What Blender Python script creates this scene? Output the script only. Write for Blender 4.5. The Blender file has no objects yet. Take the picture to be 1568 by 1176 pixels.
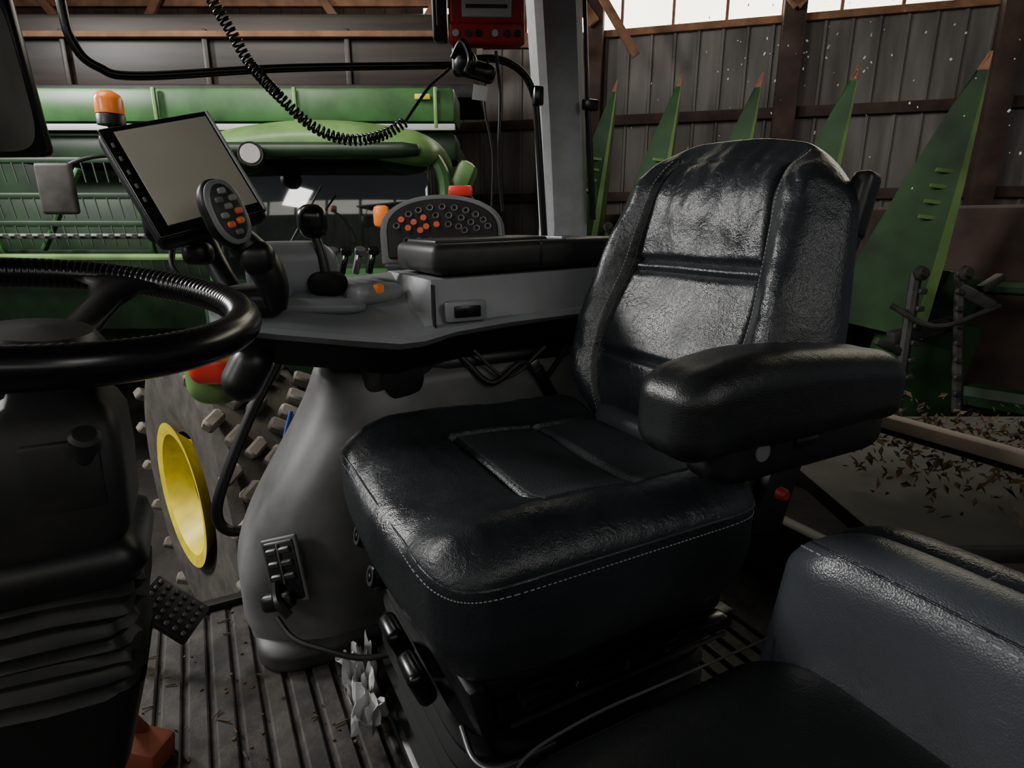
import bpy, bmesh, math, random
from mathutils import Vector, Matrix, noise
from mathutils.bvhtree import BVHTree
random.seed(7)
E=0.9                      # eye height over the cab floor
TH=math.radians(28)        # heading of the tractor relative to the shed
RZ=Matrix.Rotation(TH,4,'Z')
# ------------------------------------------------------------ materials
MATS={}
def mat(name,col,rough=.5,metal=0,bump=0,bscale=60,vary=.25,vscale=4,coat=0,emit=0,btype='noise',spec=.5,rvary=0,wr=0,wscale=40,bdist=.002,stretch=None,dust=0):
    if name in MATS: return MATS[name]
    m=bpy.data.materials.new(name); m.use_nodes=True
    nt=m.node_tree; N=nt.nodes; L=nt.links
    b=N['Principled BSDF']; b.inputs['Roughness'].default_value=rough; b.inputs['Metallic'].default_value=metal
    b.inputs['Coat Weight'].default_value=coat; b.inputs['Specular IOR Level'].default_value=spec
    tc=N.new('ShaderNodeTexCoord'); src=tc.outputs['Object']
    if stretch:
        mp=N.new('ShaderNodeMapping'); mp.inputs['Scale'].default_value=stretch; L.new(src,mp.inputs['Vector']); src2=mp.outputs['Vector']
    else: src2=src
    n=N.new('ShaderNodeTexNoise'); n.inputs['Scale'].default_value=vscale; n.inputs['Detail'].default_value=6
    L.new(src2,n.inputs['Vector'])
    r=N.new('ShaderNodeValToRGB'); r.color_ramp.elements[0].position=.3; r.color_ramp.elements[1].position=.7
    r.color_ramp.elements[0].color=[c*(1-vary) for c in col[:3]]+[1]
    r.color_ramp.elements[1].color=[min(1,c*(1+vary)) for c in col[:3]]+[1]
    L.new(n.outputs['Fac'],r.inputs['Fac']); cout=r.outputs['Color']
    if dust:
        # blotches of settled tan dust, thicker on upward facing areas
        d=N.new('ShaderNodeTexNoise'); d.inputs['Scale'].default_value=14; d.inputs['Detail'].default_value=10; d.inputs['Roughness'].default_value=.7
        L.new(src,d.inputs['Vector'])
        dr=N.new('ShaderNodeMapRange'); dr.inputs['From Min'].default_value=.45; dr.inputs['From Max'].default_value=.75; dr.inputs['To Max'].default_value=dust
        L.new(d.outputs['Fac'],dr.inputs['Value'])
        mx=N.new('ShaderNodeMix'); mx.data_type='RGBA'; mx.inputs[7].default_value=(.20,.175,.145,1)
        L.new(dr.outputs['Result'],mx.inputs[0]); L.new(cout,mx.inputs[6]); cout=mx.outputs[2]
    L.new(cout,b.inputs['Base Color'])
    if rvary:
        mr=N.new('ShaderNodeMapRange'); mr.inputs['To Min'].default_value=max(0,rough-rvary); mr.inputs['To Max'].default_value=min(1,rough+rvary)
        mr.inputs['From Min'].default_value=.3; mr.inputs['From Max'].default_value=.7
        L.new(n.outputs['Fac'],mr.inputs['Value']); L.new(mr.outputs['Result'],b.inputs['Roughness'])
    last=None
    if wr:
        bp=N.new('ShaderNodeBump'); bp.inputs['Strength'].default_value=wr; bp.inputs['Distance'].default_value=.004
        t=N.new('ShaderNodeTexNoise'); t.inputs['Scale'].default_value=wscale; t.inputs['Detail'].default_value=4; t.inputs['Distortion'].default_value=1.6
        L.new(src,t.inputs['Vector']); L.new(t.outputs['Fac'],bp.inputs['Height']); last=bp
    if bump:
        bp=N.new('ShaderNodeBump'); bp.inputs['Strength'].default_value=bump; bp.inputs['Distance'].default_value=bdist
        if btype=='voro':
            t=N.new('ShaderNodeTexVoronoi'); t.inputs['Scale'].default_value=bscale; o=t.outputs['Distance']
        else:
            t=N.new('ShaderNodeTexNoise'); t.inputs['Scale'].default_value=bscale; t.inputs['Detail'].default_value=4; o=t.outputs['Fac']
        L.new(src,t.inputs['Vector']); L.new(o,bp.inputs['Height'])
        if last: L.new(last.outputs['Normal'],bp.inputs['Normal'])
        last=bp
    if last: L.new(last.outputs['Normal'],b.inputs['Normal'])
    if emit:
        L.new(r.outputs['Color'],b.inputs['Emission Color']); b.inputs['Emission Strength'].default_value=emit
    MATS[name]=m; return m
leather=mat('leather_black',(.017,.020,.023),.30,bump=.5,bscale=520,btype='voro',bdist=.0006,rvary=.09,vscale=9,wr=.34,wscale=52)
leather2=mat('leather_side_black',(.010,.011,.012),.36,bump=.5,bscale=520,btype='voro',bdist=.0005,wr=.2,wscale=30)
leatherP=mat('leather_perforated',(.040,.045,.050),.48,bump=.9,bscale=420,btype='voro',bdist=.001)
leatherG=mat('leather_grey',(.048,.054,.061),.32,bump=.5,bscale=480,btype='voro',bdist=.0006,wr=.22,wscale=26,rvary=.06)
plastic=mat('plastic_black',(.007,.007,.008),.40,bump=.1,bscale=400,bdist=.0005)
plasticM=mat('plastic_matte_black',(.013,.013,.014),.52,bump=.15,bscale=300,bdist=.0006,dust=.10)
gloss=mat('gloss_black',(.007,.007,.008),.24)
rubber=mat('rubber_bellows',(.010,.0105,.011),.7,spec=.2)
grey=mat('console_grey',(.225,.24,.255),.38,bump=.12,bscale=350,bdist=.0005,vary=.18,rvary=.08,dust=.35)
greyL=mat('pillar_grey',(.36,.38,.40),.45,bump=.1,bscale=200,bdist=.0005,vary=.18,dust=.5)
shellg=mat('fender_cover_grey',(.115,.117,.12),.42,bump=.1,bscale=300,bdist=.0005,vary=.6,vscale=5,dust=.3)
shelld=mat('fender_foot_grey',(.04,.041,.042),.55,vary=.5,vscale=8,dust=.3)
mattex=mat('rubber_floor_mat',(.034,.032,.030),.72,bump=.5,bscale=90,vary=.6,vscale=9,spec=.35,dust=.45)
steel=mat('steel',(.35,.35,.36),.35,1)
green=mat('machine_green',(.045,.14,.04),.38,vary=.5,vscale=3)
greenL=mat('machine_green_light',(.15,.28,.09),.4,vary=.35)
greenD=mat('machine_green_dark',(.012,.035,.013),.45,vary=.5)
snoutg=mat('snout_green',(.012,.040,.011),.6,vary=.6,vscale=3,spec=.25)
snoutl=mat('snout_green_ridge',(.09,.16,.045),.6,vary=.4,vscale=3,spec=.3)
rust=mat('rusty_orange_tip',(.17,.065,.035),.7,vary=.4)
brick=mat('brick_red_pedal',(.20,.05,.022),.6,vary=.4)
yellow=mat('rim_yellow',(.80,.64,.03),.45,vary=.25,vscale=8)
tire=mat('tire_rubber',(.055,.050,.043),.85,bump=.3,bscale=60,vary=.45,vscale=6,dust=.3)
tireL=mat('tire_lug_dusty',(.17,.155,.13),.85,bump=.3,bscale=60,vary=.45,vscale=6)
wood=mat('timber_brown',(.24,.12,.065),.8,vary=.4,vscale=6)
tan=mat('sill_tan',(.34,.26,.21),.6,vary=.3,vscale=9)
woodD=mat('timber_dark',(.055,.034,.027),.85,vary=.5)
tarp=mat('tank_dark_panel',(.028,.020,.016),.45,vary=.8,vscale=2,stretch=(.4,1,5))
metalw=mat('shed_sheet_grey',(.135,.125,.115),.6,vary=.5,vscale=1.6,stretch=(3,3,.5))
ground_m=mat('dirt_ground',(.03,.026,.022),.95,bump=1,bscale=12,bdist=.02,vary=.5,vscale=2)
glassD=mat('windshield_dark',(.008,.011,.010),.05,vary=.5,vscale=2,spec=1.0,coat=1)
orange=mat('lens_orange',(.8,.2,.03),.25,emit=.1)
redl=mat('lens_red',(.6,.04,.03),.25,emit=.1)
redp=mat('paint_red',(.42,.015,.025),.4)
redk=mat('knob_dark_red',(.20,.01,.015),.5)
white=mat('white_plastic',(.6,.6,.6),.5,vary=.08)
btn_r=mat('button_red',(.8,.16,.08),.5,emit=.06); btn_b=mat('button_blue',(.05,.2,.6),.5); btn_y=mat('button_yellow',(.7,.65,.05),.5)
btn_g=mat('button_grey',(.16,.16,.17),.5); blue=mat('hose_blue',(.05,.12,.4),.5)
strip=mat('translucent_panel',(1,.93,.74),.6,emit=5,vary=.06,vscale=1)
strip2=mat('translucent_panel_far',(1,.95,.85),.6,emit=1.5,vary=.06,vscale=1)
screen=mat('screen_beige_reflection',(.44,.41,.34),.2,vary=.15,vscale=3)  # display is off; beige is the ceiling's reflection painted into the base colour
tissue=mat('paper_tissue',(.6,.6,.6),.9)
label=mat('label_grey',(.33,.33,.35),.6)
tinem=mat('tine_metal',(.07,.085,.07),.6)
gear=mat('weathered_castings',(.05,.046,.042),.55,vary=.6,vscale=8)
gearD=mat('dark_row_unit_castings',(.022,.022,.018),.6,vary=.7,vscale=8)
leaf=mat('dry_leaves',(.085,.055,.025),.9,vary=.8,vscale=40)
mirror=mat('mirror_glass',(.3,.31,.3),.06,1)
seam=mat('seam_grey',(.05,.055,.06),.6)
# ------------------------------------------------------------ helpers
CUR=None
def group(name,loc=(0,0,0),cab=True):
    global CUR
    e=bpy.data.objects.new(name,None); bpy.context.scene.collection.objects.link(e)
    e.empty_display_size=.05
    l=Vector(loc)
    e.matrix_world=(RZ if cab else Matrix.Identity(4))@Matrix.Translation(l)
    CUR=(e,l); return e
def mk(name,verts,faces,m,smooth=True,mats=None,midx=None,angle=38,top=False):
    me=bpy.data.meshes.new(name); me.from_pydata([tuple(v) for v in verts],[],faces); 
    bm=bmesh.new(); bm.from_mesh(me); bmesh.ops.recalc_face_normals(bm,faces=bm.faces); bm.to_mesh(me); bm.free()
    for mm in (mats or [m]): me.materials.append(mm)
    if midx:
        for p,i in zip(me.polygons,midx): p.material_index=i
    if smooth:
        me.polygons.foreach_set('use_smooth',[True]*len(me.polygons)); me.set_sharp_from_angle(angle=math.radians(angle))
    o=bpy.data.objects.new(name,me); bpy.context.scene.collection.objects.link(o)
    if not top and CUR:
        o.parent=CUR[0]; o.location=-CUR[1]
    return o
def basis(n,up):
    n=Vector(n).normalized(); up=Vector(up); up=(up-n*up.dot(n)).normalized(); r=up.cross(n)
    return Matrix((r,up,n)).transposed().to_4x4()   # cols: right, up, normal
def rotm(r): 
    if isinstance(r,Matrix): return r
    return Matrix.Rotation(math.radians(r[2]),4,'Z')@Matrix.Rotation(math.radians(r[1]),4,'Y')@Matrix.Rotation(math.radians(r[0]),4,'X')
def bm_out(bm,T):
    bmesh.ops.transform(bm,matrix=T,verts=bm.verts)
    bm.verts.ensure_lookup_table(); bm.verts.index_update()
    v=[x.co.copy() for x in bm.verts]; f=[[y.index for y in x.verts] for x in bm.faces]; bm.free(); return v,f
def boxg(c,s,r=(0,0,0),bev=.004,seg=2):
    bm=bmesh.new(); bmesh.ops.create_cube(bm,size=1); bmesh.ops.scale(bm,vec=s,verts=bm.verts)
    bev=min(bev,min(s)*.45)
    if bev>0: bmesh.ops.bevel(bm,geom=bm.edges[:],offset=bev,segments=seg,affect='EDGES',profile=.5)
    return bm_out(bm,Matrix.Translation(Vector(c))@rotm(r))
def box(name,c,s,m,r=(0,0,0),bev=.004,seg=2,**k):
    v,f=boxg(c,s,r,bev,seg); return mk(name,v,f,m,**k)
def multi(name,geoms,m,**k):
    V=[];F=[]
    for v,f in geoms:
        o=len(V); V+=list(v); F+=[[i+o for i in ff] for ff in f]
    return mk(name,V,F,m,**k)
def soft(name,c,half,rad,m,r=(0,0,0),n=20,deform=None,mats=None,mfun=None,geo=False):
    bm=bmesh.new(); bmesh.ops.create_cube(bm,size=2); bmesh.ops.subdivide_edges(bm,edges=bm.edges[:],cuts=n,use_grid_fill=True)
    h=Vector(half); 
    if not hasattr(rad,'__len__'): rad=(rad,)*3
    rd=Vector([min(rad[i],h[i]) for i in range(3)])
    for v in bm.verts:
        q=Vector([v.co[i]*h[i] for i in range(3)])
        inn=Vector([max(-(h[i]-rd[i]),min(h[i]-rd[i],q[i])) for i in range(3)])
        d=Vector([(q[i]-inn[i])/rd[i] for i in range(3)])
        if d.length>0: d=d.normalized()
        p=Vector([inn[i]+d[i]*rd[i] for i in range(3)])
        if deform: p=deform(p,h)
        v.co=p
    midx=None
    if mfun: 
        bm.faces.ensure_lookup_table()
        midx=[mfun(f.calc_center_median(),f.normal) for f in bm.faces]
    v,f=bm_out(bm,Matrix.Translation(Vector(c))@rotm(r))
    if geo: return v,f
    return mk(name,v,f,m,mats=mats,midx=midx,angle=60)
def crom(pts,k=8):
    P=[Vector(p) for p in pts]; P=[P[0]*2-P[1]]+P+[P[-1]*2-P[-2]]; out=[]
    for i in range(1,len(P)-2):
        for j in range(k):
            t=j/k; a,b,c,d=P[i-1],P[i],P[i+1],P[i+2]
            out.append(.5*((2*b)+(c-a)*t+(2*a-5*b+4*c-d)*t*t+(3*b-a-3*c+d)*t**3))
    out.append(P[-2]); return out
def tubeg(pts,r,k=8,sides=8,smooth=True,rf=None):
    P=crom(pts,k) if smooth and len(pts)>2 else [Vector(p) for p in pts]
    V=[];F=[]; up=None
    for i,p in enumerate(P):
        t=(P[min(i+1,len(P)-1)]-P[max(i-1,0)]).normalized()
        if up is None: up=t.orthogonal().normalized()
        up=(up-t*up.dot(t)).normalized(); s=t.cross(up)
        rr=rf(i/(len(P)-1))*r if rf else r
        for a in range(sides):
            A=2*math.pi*a/sides; V.append(p+(up*math.cos(A)+s*math.sin(A))*rr)
    for i in range(len(P)-1):
        for a in range(sides): 
            b=(a+1)%sides; F.append([i*sides+a,i*sides+b,(i+1)*sides+b,(i+1)*sides+a])
    F.append(list(range(sides))[::-1]); F.append([(len(P)-1)*sides+a for a in range(sides)])
    return V,F
def tube(name,pts,r,m,**k): 
    v,f=tubeg(pts,r,**k); return mk(name,v,f,m,angle=60)
def loft(name,secs,m,closed=True,angle=38,**k):
    n=len(secs[0]); V=[p for s in secs for p in s]; F=[]
    for i in range(len(secs)-1):
        for a in range(n):
            b=(a+1)%n; F.append([i*n+a,i*n+b,(i+1)*n+b,(i+1)*n+a])
    F.append(list(range(n))[::-1]); F.append([(len(secs)-1)*n+a for a in range(n)])
    return mk(name,V,F,m,angle=angle,**k)
def prismg(poly,depth,T,bev=.003,seg=2):
    bm=bmesh.new(); vs=[bm.verts.new((x,y,0)) for x,y in poly]; f=bm.faces.new(vs)
    r=bmesh.ops.extrude_face_region(bm,geom=[f]); nv=[g for g in r['geom'] if isinstance(g,bmesh.types.BMVert)]
    bmesh.ops.translate(bm,vec=(0,0,depth),verts=nv)
    bmesh.ops.recalc_face_normals(bm,faces=bm.faces)
    if bev: 
        ed=[e for e in bm.edges if len(e.link_faces)==2 and e.calc_face_angle()>.5]
        bmesh.ops.bevel(bm,geom=ed,offset=bev,segments=seg,affect='EDGES')
    return bm_out(bm,T)
def prism(name,poly,depth,T,m,**k):
    v,f=prismg(poly,depth,T,**k); return mk(name,v,f,m)
def lathe_g(prof,T,n=32):
    V=[];F=[]; k=len(prof)
    for i in range(n):
        A=2*math.pi*i/n
        for r,z in prof: V.append(T@Vector((r*math.cos(A),r*math.sin(A),z)))
    for i in range(n):
        j=(i+1)%n
        for a in range(k-1): F.append([i*k+a,j*k+a,j*k+a+1,i*k+a+1])
    return V,F
def lathe(name,prof,T,m,n=32,angle=38):
    v,f=lathe_g(prof,T,n); return mk(name,v,f,m,angle=angle)
def disc(r,h,bev=.15): return [(0.0001,0),(r,0),(r,h*(1-bev)),(r*(1-bev*.5),h),(0.0001,h)]
def Tn(c,n,up=(0,0,1)): return Matrix.Translation(Vector(c))@basis(n,up)
def sm(a,b,x):
    t=max(0,min(1,(x-a)/(b-a))); return t*t*(3-2*t)
def bvh(o): 
    me=o.data; return BVHTree.FromPolygons([v.co.copy() for v in me.vertices],[list(p.vertices) for p in me.polygons])
def seam_on(name,tree,rays,r=.0014,m=None,stitch=False):
    pts=[]
    for o,d in rays:
        h=tree.ray_cast(Vector(o),Vector(d).normalized())
        if h[0] is not None: pts.append(h[0]+h[1]*(.0003))
    if len(pts)<3: return
    if stitch:
        G=[]
        for a,b in zip(pts[:-1],pts[1:]):
            n=max(1,int((b-a).length/.007))
            for i in range(n): G.append(tubeg([a.lerp(b,i/n),a.lerp(b,(i+.6)/n)],r,smooth=False,sides=5))
        multi(name,G,m or seam)
    else: tube(name,pts,r,m or seam,sides=6,k=3)

# ============================================================ DRIVER SEAT
group('driver_seat',(.47,.815,0))
CX,CY,CZ=.465,.815,E-.477; PY=CY-.028
def cush(p,h):
    x,y,z=p+Vector((CX,CY,CZ)); yy=y-CY; yp=y-PY
    top=sm(-.01,.05,p.z)
    z+=top*(.022*sm(.13,.23,abs(yy))-.010*sm(.22,.29,abs(yy)))      # side bolsters
    z+=top*.018*.6*sm(.62,.36,x)
    z-=top*.022*sm(.30,.20,x)
    def g(d,w=.0055): return math.exp(-(d/w)**2)
    inx=sm(.360,.380,x)*sm(.745,.735,x); iny=sm(.176,.164,abs(yp))
    z-=top*.018*max(g(abs(yp)-.162)*inx, g(x-.377)*iny, g(x-.555)*iny)
    z-=top*.003*inx*iny
    z+=top*.003*noise.noise(Vector((x*14,y*9,3)))+top*.0018*noise.noise(Vector((x*40,y*25,7)))*sm(.16,.2,abs(yy))
    z+=top*.0014*noise.noise(Vector((x*55,y*16,9)))*sm(.37,.33,x)
    w=1-.04*sm(.34,.20,x)-.05*sm(.60,.76,x)
    y=CY+yy*w
    x-= .02*(1-(yy/.29)**2)*sm(.30,.20,x)
    k=sm(-.0,-.10,p.z); x=CX+(x-CX)*(1-.11*k); y=CY+(y-CY)*(1-.08*k)
    return Vector((x,y,z))
def cm(c,n):
    if n.z>.6 and .386<c.x<.735 and abs(c.y-PY)<.153: return 1
    return 0
co_=soft('seat_cushion',(0,0,0),(.262,.292,.099),(.055,.06,.040),leather,n=96,deform=cush,mats=[leather,leatherP],mfun=cm)
tr=bvh(co_)
def perim(off=0.0,n=90,a0=95,a1=355):
    R=[]
    for i in range(n+1):
        A=math.radians(a0+(a1-a0)*i/n); c,s=math.cos(A),math.sin(A)
        e=.22; px=CX+.268*math.copysign(abs(c)**e,c); py=CY+.292*math.copysign(abs(s)**e,s)
        tgt=Vector((CX+(px-CX)*.82,CY+(py-CY)*.82,E-.455)); o=Vector((CX+(px-CX)*1.25,CY+(py-CY)*1.25,E-.32-off))
        R.append((o,tgt-o))
    return R
seam_on('cushion_piping',tr,perim(0),.0018,leatherG)
seam_on('cushion_stitch',tr,perim(.035),.0008,label,stitch=True)
# backrest
BA=math.radians(17); BZ0=E-.43; BH=.295
def bw(t): return .74+.27*sm(0,.30,t)-.16*sm(.34,.95,t)-.03*sm(.85,1,t)
def nearw(t): return 1-.07*sm(.3,1,t)
def back(p,h):
    t=(p.z+h.z)/(2*h.z); yy=p.y/h.y
    w=bw(t)
    if yy<0: w*=nearw(t)
    fr=sm(.0,-.05,p.x)
    wing=sm(.52,.80,abs(yy))
    x=p.x-fr*(.058*wing*sm(0,.25,t)*(1-.55*sm(.5,1,t)) )+fr*.032*sm(.82,1,abs(yy))
    x+=fr*.022*sm(.84,1,t)**1.5
    x-=fr*.022*math.exp(-((t-.30)/.18)**2)*(1-wing)
    x-=fr*.014*math.exp(-((t-.78)/.11)**2)*(1-wing)
    def g(d,ww): return math.exp(-(d/ww)**2)
    x+=fr*.014*g(abs(yy)-.585,.017)*sm(.0,.05,t)*sm(.95,.90,t)
    inn=sm(.60,.56,abs(yy))
    x+=fr*.012*inn*(g(t-.61,.009)+g(t-.30,.010)+g(t-.575,.008)*.7+g(t-.92,.010)*.3)
    x+=fr*(.006*noise.noise(Vector((yy*3,t*6,1)))+.0035*noise.noise(Vector((yy*9,t*14,2)))*sm(.5,.8,t)+.0022*noise.noise(Vector((yy*14,t*20,5)))*wing)
    y=p.y*w
    z=p.z+sm(.70,1,t)*(.014*yy-.018*sm(.0,1,-yy)-.010*yy*yy)
    x-= .05*(yy**2)*sm(.0,.08,p.x)
    return Vector((x,y,z))
RB=Matrix.Translation((.735,CY+.018,BZ0))@Matrix.Rotation(BA,4,'Y')@Matrix.Translation((.045,0,.305))
bv,bf=soft('x',(0,0,0),(.062,BH,.322),(.055,.15,.13),leather,n=110,deform=back,geo=True)
bo=mk('seat_backrest',[RB@v for v in bv],bf,leather,angle=60)
trb=bvh(bo)
for s in(-1,1):
    for off,st in ((.60,False),(.635,True)):
        R=[]
        for i in range(40):
            t=.03+.91*i/39; w=bw(t)*(nearw(t) if s<0 else 1)
            o=RB@Vector((-.3,s*off*BH*w,-.322+.644*t)); R.append((o,RB.to_3x3()@Vector((1,0,0))))
        seam_on('backrest_seam',trb,R,.0011 if not st else .0008,seam if not st else label,stitch=st)
v,f=soft('x',(0,0,0),(.03,.20,.26),(.03,.10,.08),plastic,n=12,geo=True)
mk('backrest_shell',[RB@(p+Vector((.065,.01,-.02))) for p in v],f,plastic,angle=60)
soft('cushion_rear_bolster',(.735,CY-.01,E-.388),(.03,.17,.03),.028,leatherG,n=12,r=(0,20,0))
for s in(-1,1): box('recliner_bracket',(.82,CY+s*.215,E-.43),(.08,.03,.16),plastic,r=(0,17,0),bev=.012)
box('belt_buckle',(.70,CY+.335,E-.36),(.03,.02,.10),plastic,r=(0,-30,0),bev=.006)
box('belt_buckle_tongue',(.675,CY+.335,E-.315),(.022,.012,.035),steel,r=(0,-30,0),bev=.003)
soft('backrest_side_clip',(.950,.607,E+.030),(.020,.018,.055),.012,plastic,n=8,r=(0,15,0))
box('side_clip_tab',(.938,.597,E-.022),(.02,.012,.05),plastic,r=(0,25,0),bev=.004)
def arm(p,h):
    t=(p.x+h.x)/(2*h.x)
    z=p.z*(.82+.18*math.sin(math.pi*min(1,t*1.05+.1)))-.012*sm(.3,0,t)-.010*sm(.85,1,t)
    return Vector((p.x,p.y,z+.001*noise.noise(p*40)))
soft('armrest_pad',(.674,.50,E-.212),(.216,.058,.062),(.045,.04,.04),leather2,r=(0,2,0),n=38,deform=arm)
soft('armrest_base',(.725,.515,E-.285),(.18,.042,.045),(.05,.03,.03),plastic,n=14)
lathe('armrest_pivot',disc(.04,.05),Tn((.865,.58,E-.29),(0,-1,0)),plastic)
lathe('armrest_adjust_wheel',disc(.013,.008),Tn((.615,.478,E-.280),(0,-1,0)),btn_g)
box('armrest_vent',(.70,.474,E-.280),(.045,.01,.016),gloss,bev=.003)
soft('seat_pan',(.475,CY,E-.582),(.225,.245,.035),.03,plastic,n=10)
box('height_rail_panel',(.262,CY-.03,E-.610),(.03,.44,.09),plastic,r=(0,-14,0),bev=.012)
for i,(yy,zz) in enumerate(((1.00,-.560),(.915,-.597))):
    T=Tn((.238,yy,E+zz),(-1,0,.25)); lathe('seat_knob_%d'%i,[(.0001,0),(.024,0),(.026,.012),(.022,.028),(.0001,.030)],T,gloss,n=20)
    lathe('knob_ring_%d'%i,[(.014,.028),(.018,.034),(.012,.034)],T,steel,n=20)
for i,yy in enumerate((.80,.70)):
    box('seat_switch_%d'%i,(.215,yy,E-.637),(.03,.066,.065),gloss,r=(0,-22,0),bev=.012,seg=3)
    box('switch_icon_%d'%i,(.199,yy,E-.632),(.004,.010,.016),white,r=(0,-22,0),bev=.001)
for i in range(4):
    box('side_lever_%d'%i,(.34+.10*i,.555,E-.597),(.07,.03,.020),gloss,bev=.008)
tube('slide_lever',[(.25,.62,E-.67),(.25,.575,E-.685),(.28,.552,E-.69),(.36,.552,E-.69)],.005,steel)
box('side_rail',(.50,.585,E-.627),(.44,.03,.035),plastic,bev=.006)
box('side_rail_steel',(.50,.568,E-.647),(.40,.006,.006),gear,bev=.001)
for i in range(5): lathe('side_rail_bolt_%d'%i,disc(.008,.006),Tn((.33+.08*i,.570,E-.624),(0,-1,0)),steel,n=12)
def rr(cx,cy,hx,hy,r,z,n=44,wob=0):
    out=[]
    for i in range(n):
        A=2*math.pi*i/n; c,s=math.cos(A),math.sin(A); e=.28
        k=1+wob*noise.noise(Vector((c*2.5,s*2.5,z*30)))
        out.append((cx+hx*k*math.copysign(abs(c)**e,c),cy+hy*k*math.copysign(abs(s)**e,s),z+wob*.12*noise.noise(Vector((c*2,s*2,z*9+5)))))
    return out
secs=[]
for k in range(6):
    z0=.02+k*.038
    for dz,o in ((0,.0),(.008,.020),(.022,.024),(.032,.004)): secs.append(rr(.475,CY,.225+o-.004*k,.215+o,.05,z0+dz))
loft('suspension_bellows',secs,rubber,angle=50)
soft('suspension_base',(.475,CY,.02),(.26,.25,.02),.018,plastic,n=8)
lathe('red_release_knob',[(.0001,0),(.010,0),(.010,.010),(.007,.014),(.0001,.014)],Tn((.745,.535,E-.392),(0,-1,0)),redk,n=16)

# ============================================================ PASSENGER SEAT
group('passenger_seat',(.35,.19,0))
def pb(p,h): 
    yy=p.y/h.y
    return Vector((p.x+.004*noise.noise(p*12)-.006*(1-yy*yy)*sm(0,-.05,p.x),p.y,p.z+.015*(1-yy**2)*sm(0,.1,p.z)-.012*sm(.6,1,yy)*sm(0,.15,p.z)))
po=soft('passenger_backrest',(.605,.165,E-.494),(.055,.25,.155),(.050,.085,.060),leatherG,r=(0,12,0),n=46,deform=pb)
trp=bvh(po)
seam_on('passenger_top_seam',trp,[((.495,.165+.235-.47*i/40,E-.292),(1,0,-.62)) for i in range(41)],.0014,leather)
seam_on('passenger_top_stitch',trp,[((.495,.165+.235-.47*i/40,E-.303),(1,0,-.62)) for i in range(41)],.0008,label,stitch=True)
soft('passenger_backrest_cover',(.637,.165,E-.491),(.045,.245,.155),(.04,.08,.06),leather,r=(0,12,0),n=20,deform=pb)
soft('passenger_cushion',(.375,.155,E-.512),(.21,.235,.05),(.09,.10,.045),leather2,n=30)
box('passenger_seat_box',(.42,.16,.17),(.36,.40,.34),plasticM,bev=.03,seg=3)
tube('passenger_piping',[(.175,.30,E-.484),(.20,.372,E-.479),(.28,.388,E-.474),(.42,.388,E-.474),(.55,.385,E-.474)],.0016,seam,sides=6)

# ============================================================ STEERING WHEEL + COLUMN
group('steering_wheel',(-.155,.81,E-.1))
WT=Matrix.Translation((-.158,.813,E-.088))@Matrix.Rotation(math.radians(6),4,'Y')@Matrix.Rotation(math.radians(6.5),4,'X')
def torusg(R,r,T,n=96,m=18,wob=0):
    V=[];F=[]
    for i in range(n):
        A=2*math.pi*i/n
        for j in range(m):
            B=2*math.pi*j/m; q=r*(1-wob*(1 if (math.cos(B)<-.2) else 0)*(.5+.5*math.cos(A*n/4)))
            V.append(T@Vector(((R+q*math.cos(B))*math.cos(A),(R+q*math.cos(B))*math.sin(A),q*math.sin(B))))
    for i in range(n):
        for j in range(m):
            a=(i+1)%n;b=(j+1)%m; F.append([i*m+j,a*m+j,a*m+b,i*m+b])
    return V,F
v,f=torusg(.207,.0205,WT,n=640,m=20,wob=.06); mk('wheel_rim',v,f,gloss,angle=180)
for k,a in enumerate((70,190,310)):
    A=math.radians(a); T=WT@Matrix.Rotation(A,4,'Z')
    secs=[]
    for x,w,z,h in ((.03,.030,-.045,.016),(.08,.022,-.04,.012),(.14,.022,-.018,.010),(.172,.034,-.006,.010),(.195,.06,0,.010),(.205,.075,0,.008)):
        ring=[]
        for q in range(12):
            B=2*math.pi*q/12; xx=x-(.0 if x<.18 else .06*(math.cos(B)**2)*.25); ring.append(T@Vector((xx,w*math.cos(B),z+h*math.sin(B))))
        secs.append(ring)
    loft('wheel_spoke_%d'%k,secs,plastic,angle=60)
lathe('wheel_hub',[(.0001,-.075),(.05,-.075),(.062,-.05),(.06,-.035),(.05,-.022),(.0001,-.018)],WT,plastic)
group('steering_column',(-.2,.81,0))
def col(secs_def,name,m,wob=0):
    S=[]
    for (x,y,z,hx,hy) in secs_def: S.append([Vector(q) for q in rr(x,y,hx,hy,0,z,40,wob)])
    loft(name,S,m,angle=60)
col([(-.155,.815,E-.15,.03,.03),(-.155,.815,E-.185,.045,.045),(-.16,.815,E-.195,.058,.06),(-.165,.815,E-.215,.070,.072),(-.17,.815,E-.27,.075,.078),
     (-.178,.82,E-.335,.078,.082),(-.18,.82,E-.35,.072,.076)],'column_shroud',plasticM)
col([(-.18,.82,E-.345,.070,.072),(-.18,.825,E-.362,.086,.090),(-.18,.825,E-.385,.090,.094),(-.18,.825,E-.40,.082,.087)],'column_collar',plastic)
S=[]
for k in range(7):
    z=E-.40-.022*k; S+= [(-.185-.004*k,.83,z,.082,.086),(-.187-.004*k,.83,z-.010,.089+.004*(k%2),.094),(-.188-.004*k,.832,z-.018,.084,.089)]
col(S,'column_bellows',plasticM,wob=.12)
col([(-.20,.83,E-.545,.085,.09),(-.23,.83,E-.66,.08,.09),(-.29,.82,E-.78,.075,.085),(-.33,.82,.0,.09,.10)],'column_boot',plastic,wob=.06)
lathe('column_knob',[(.0001,0),(.010,0),(.010,.02),(.015,.024),(.015,.040),(.011,.044),(.0001,.044)],Tn((-.13,.745,E-.245),(.2,-.6,.9),(0,0,1)),plasticM,n=20)
box('column_plate',(-.15,.742,E-.26),(.07,.012,.08),plasticM,bev=.005)
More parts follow.
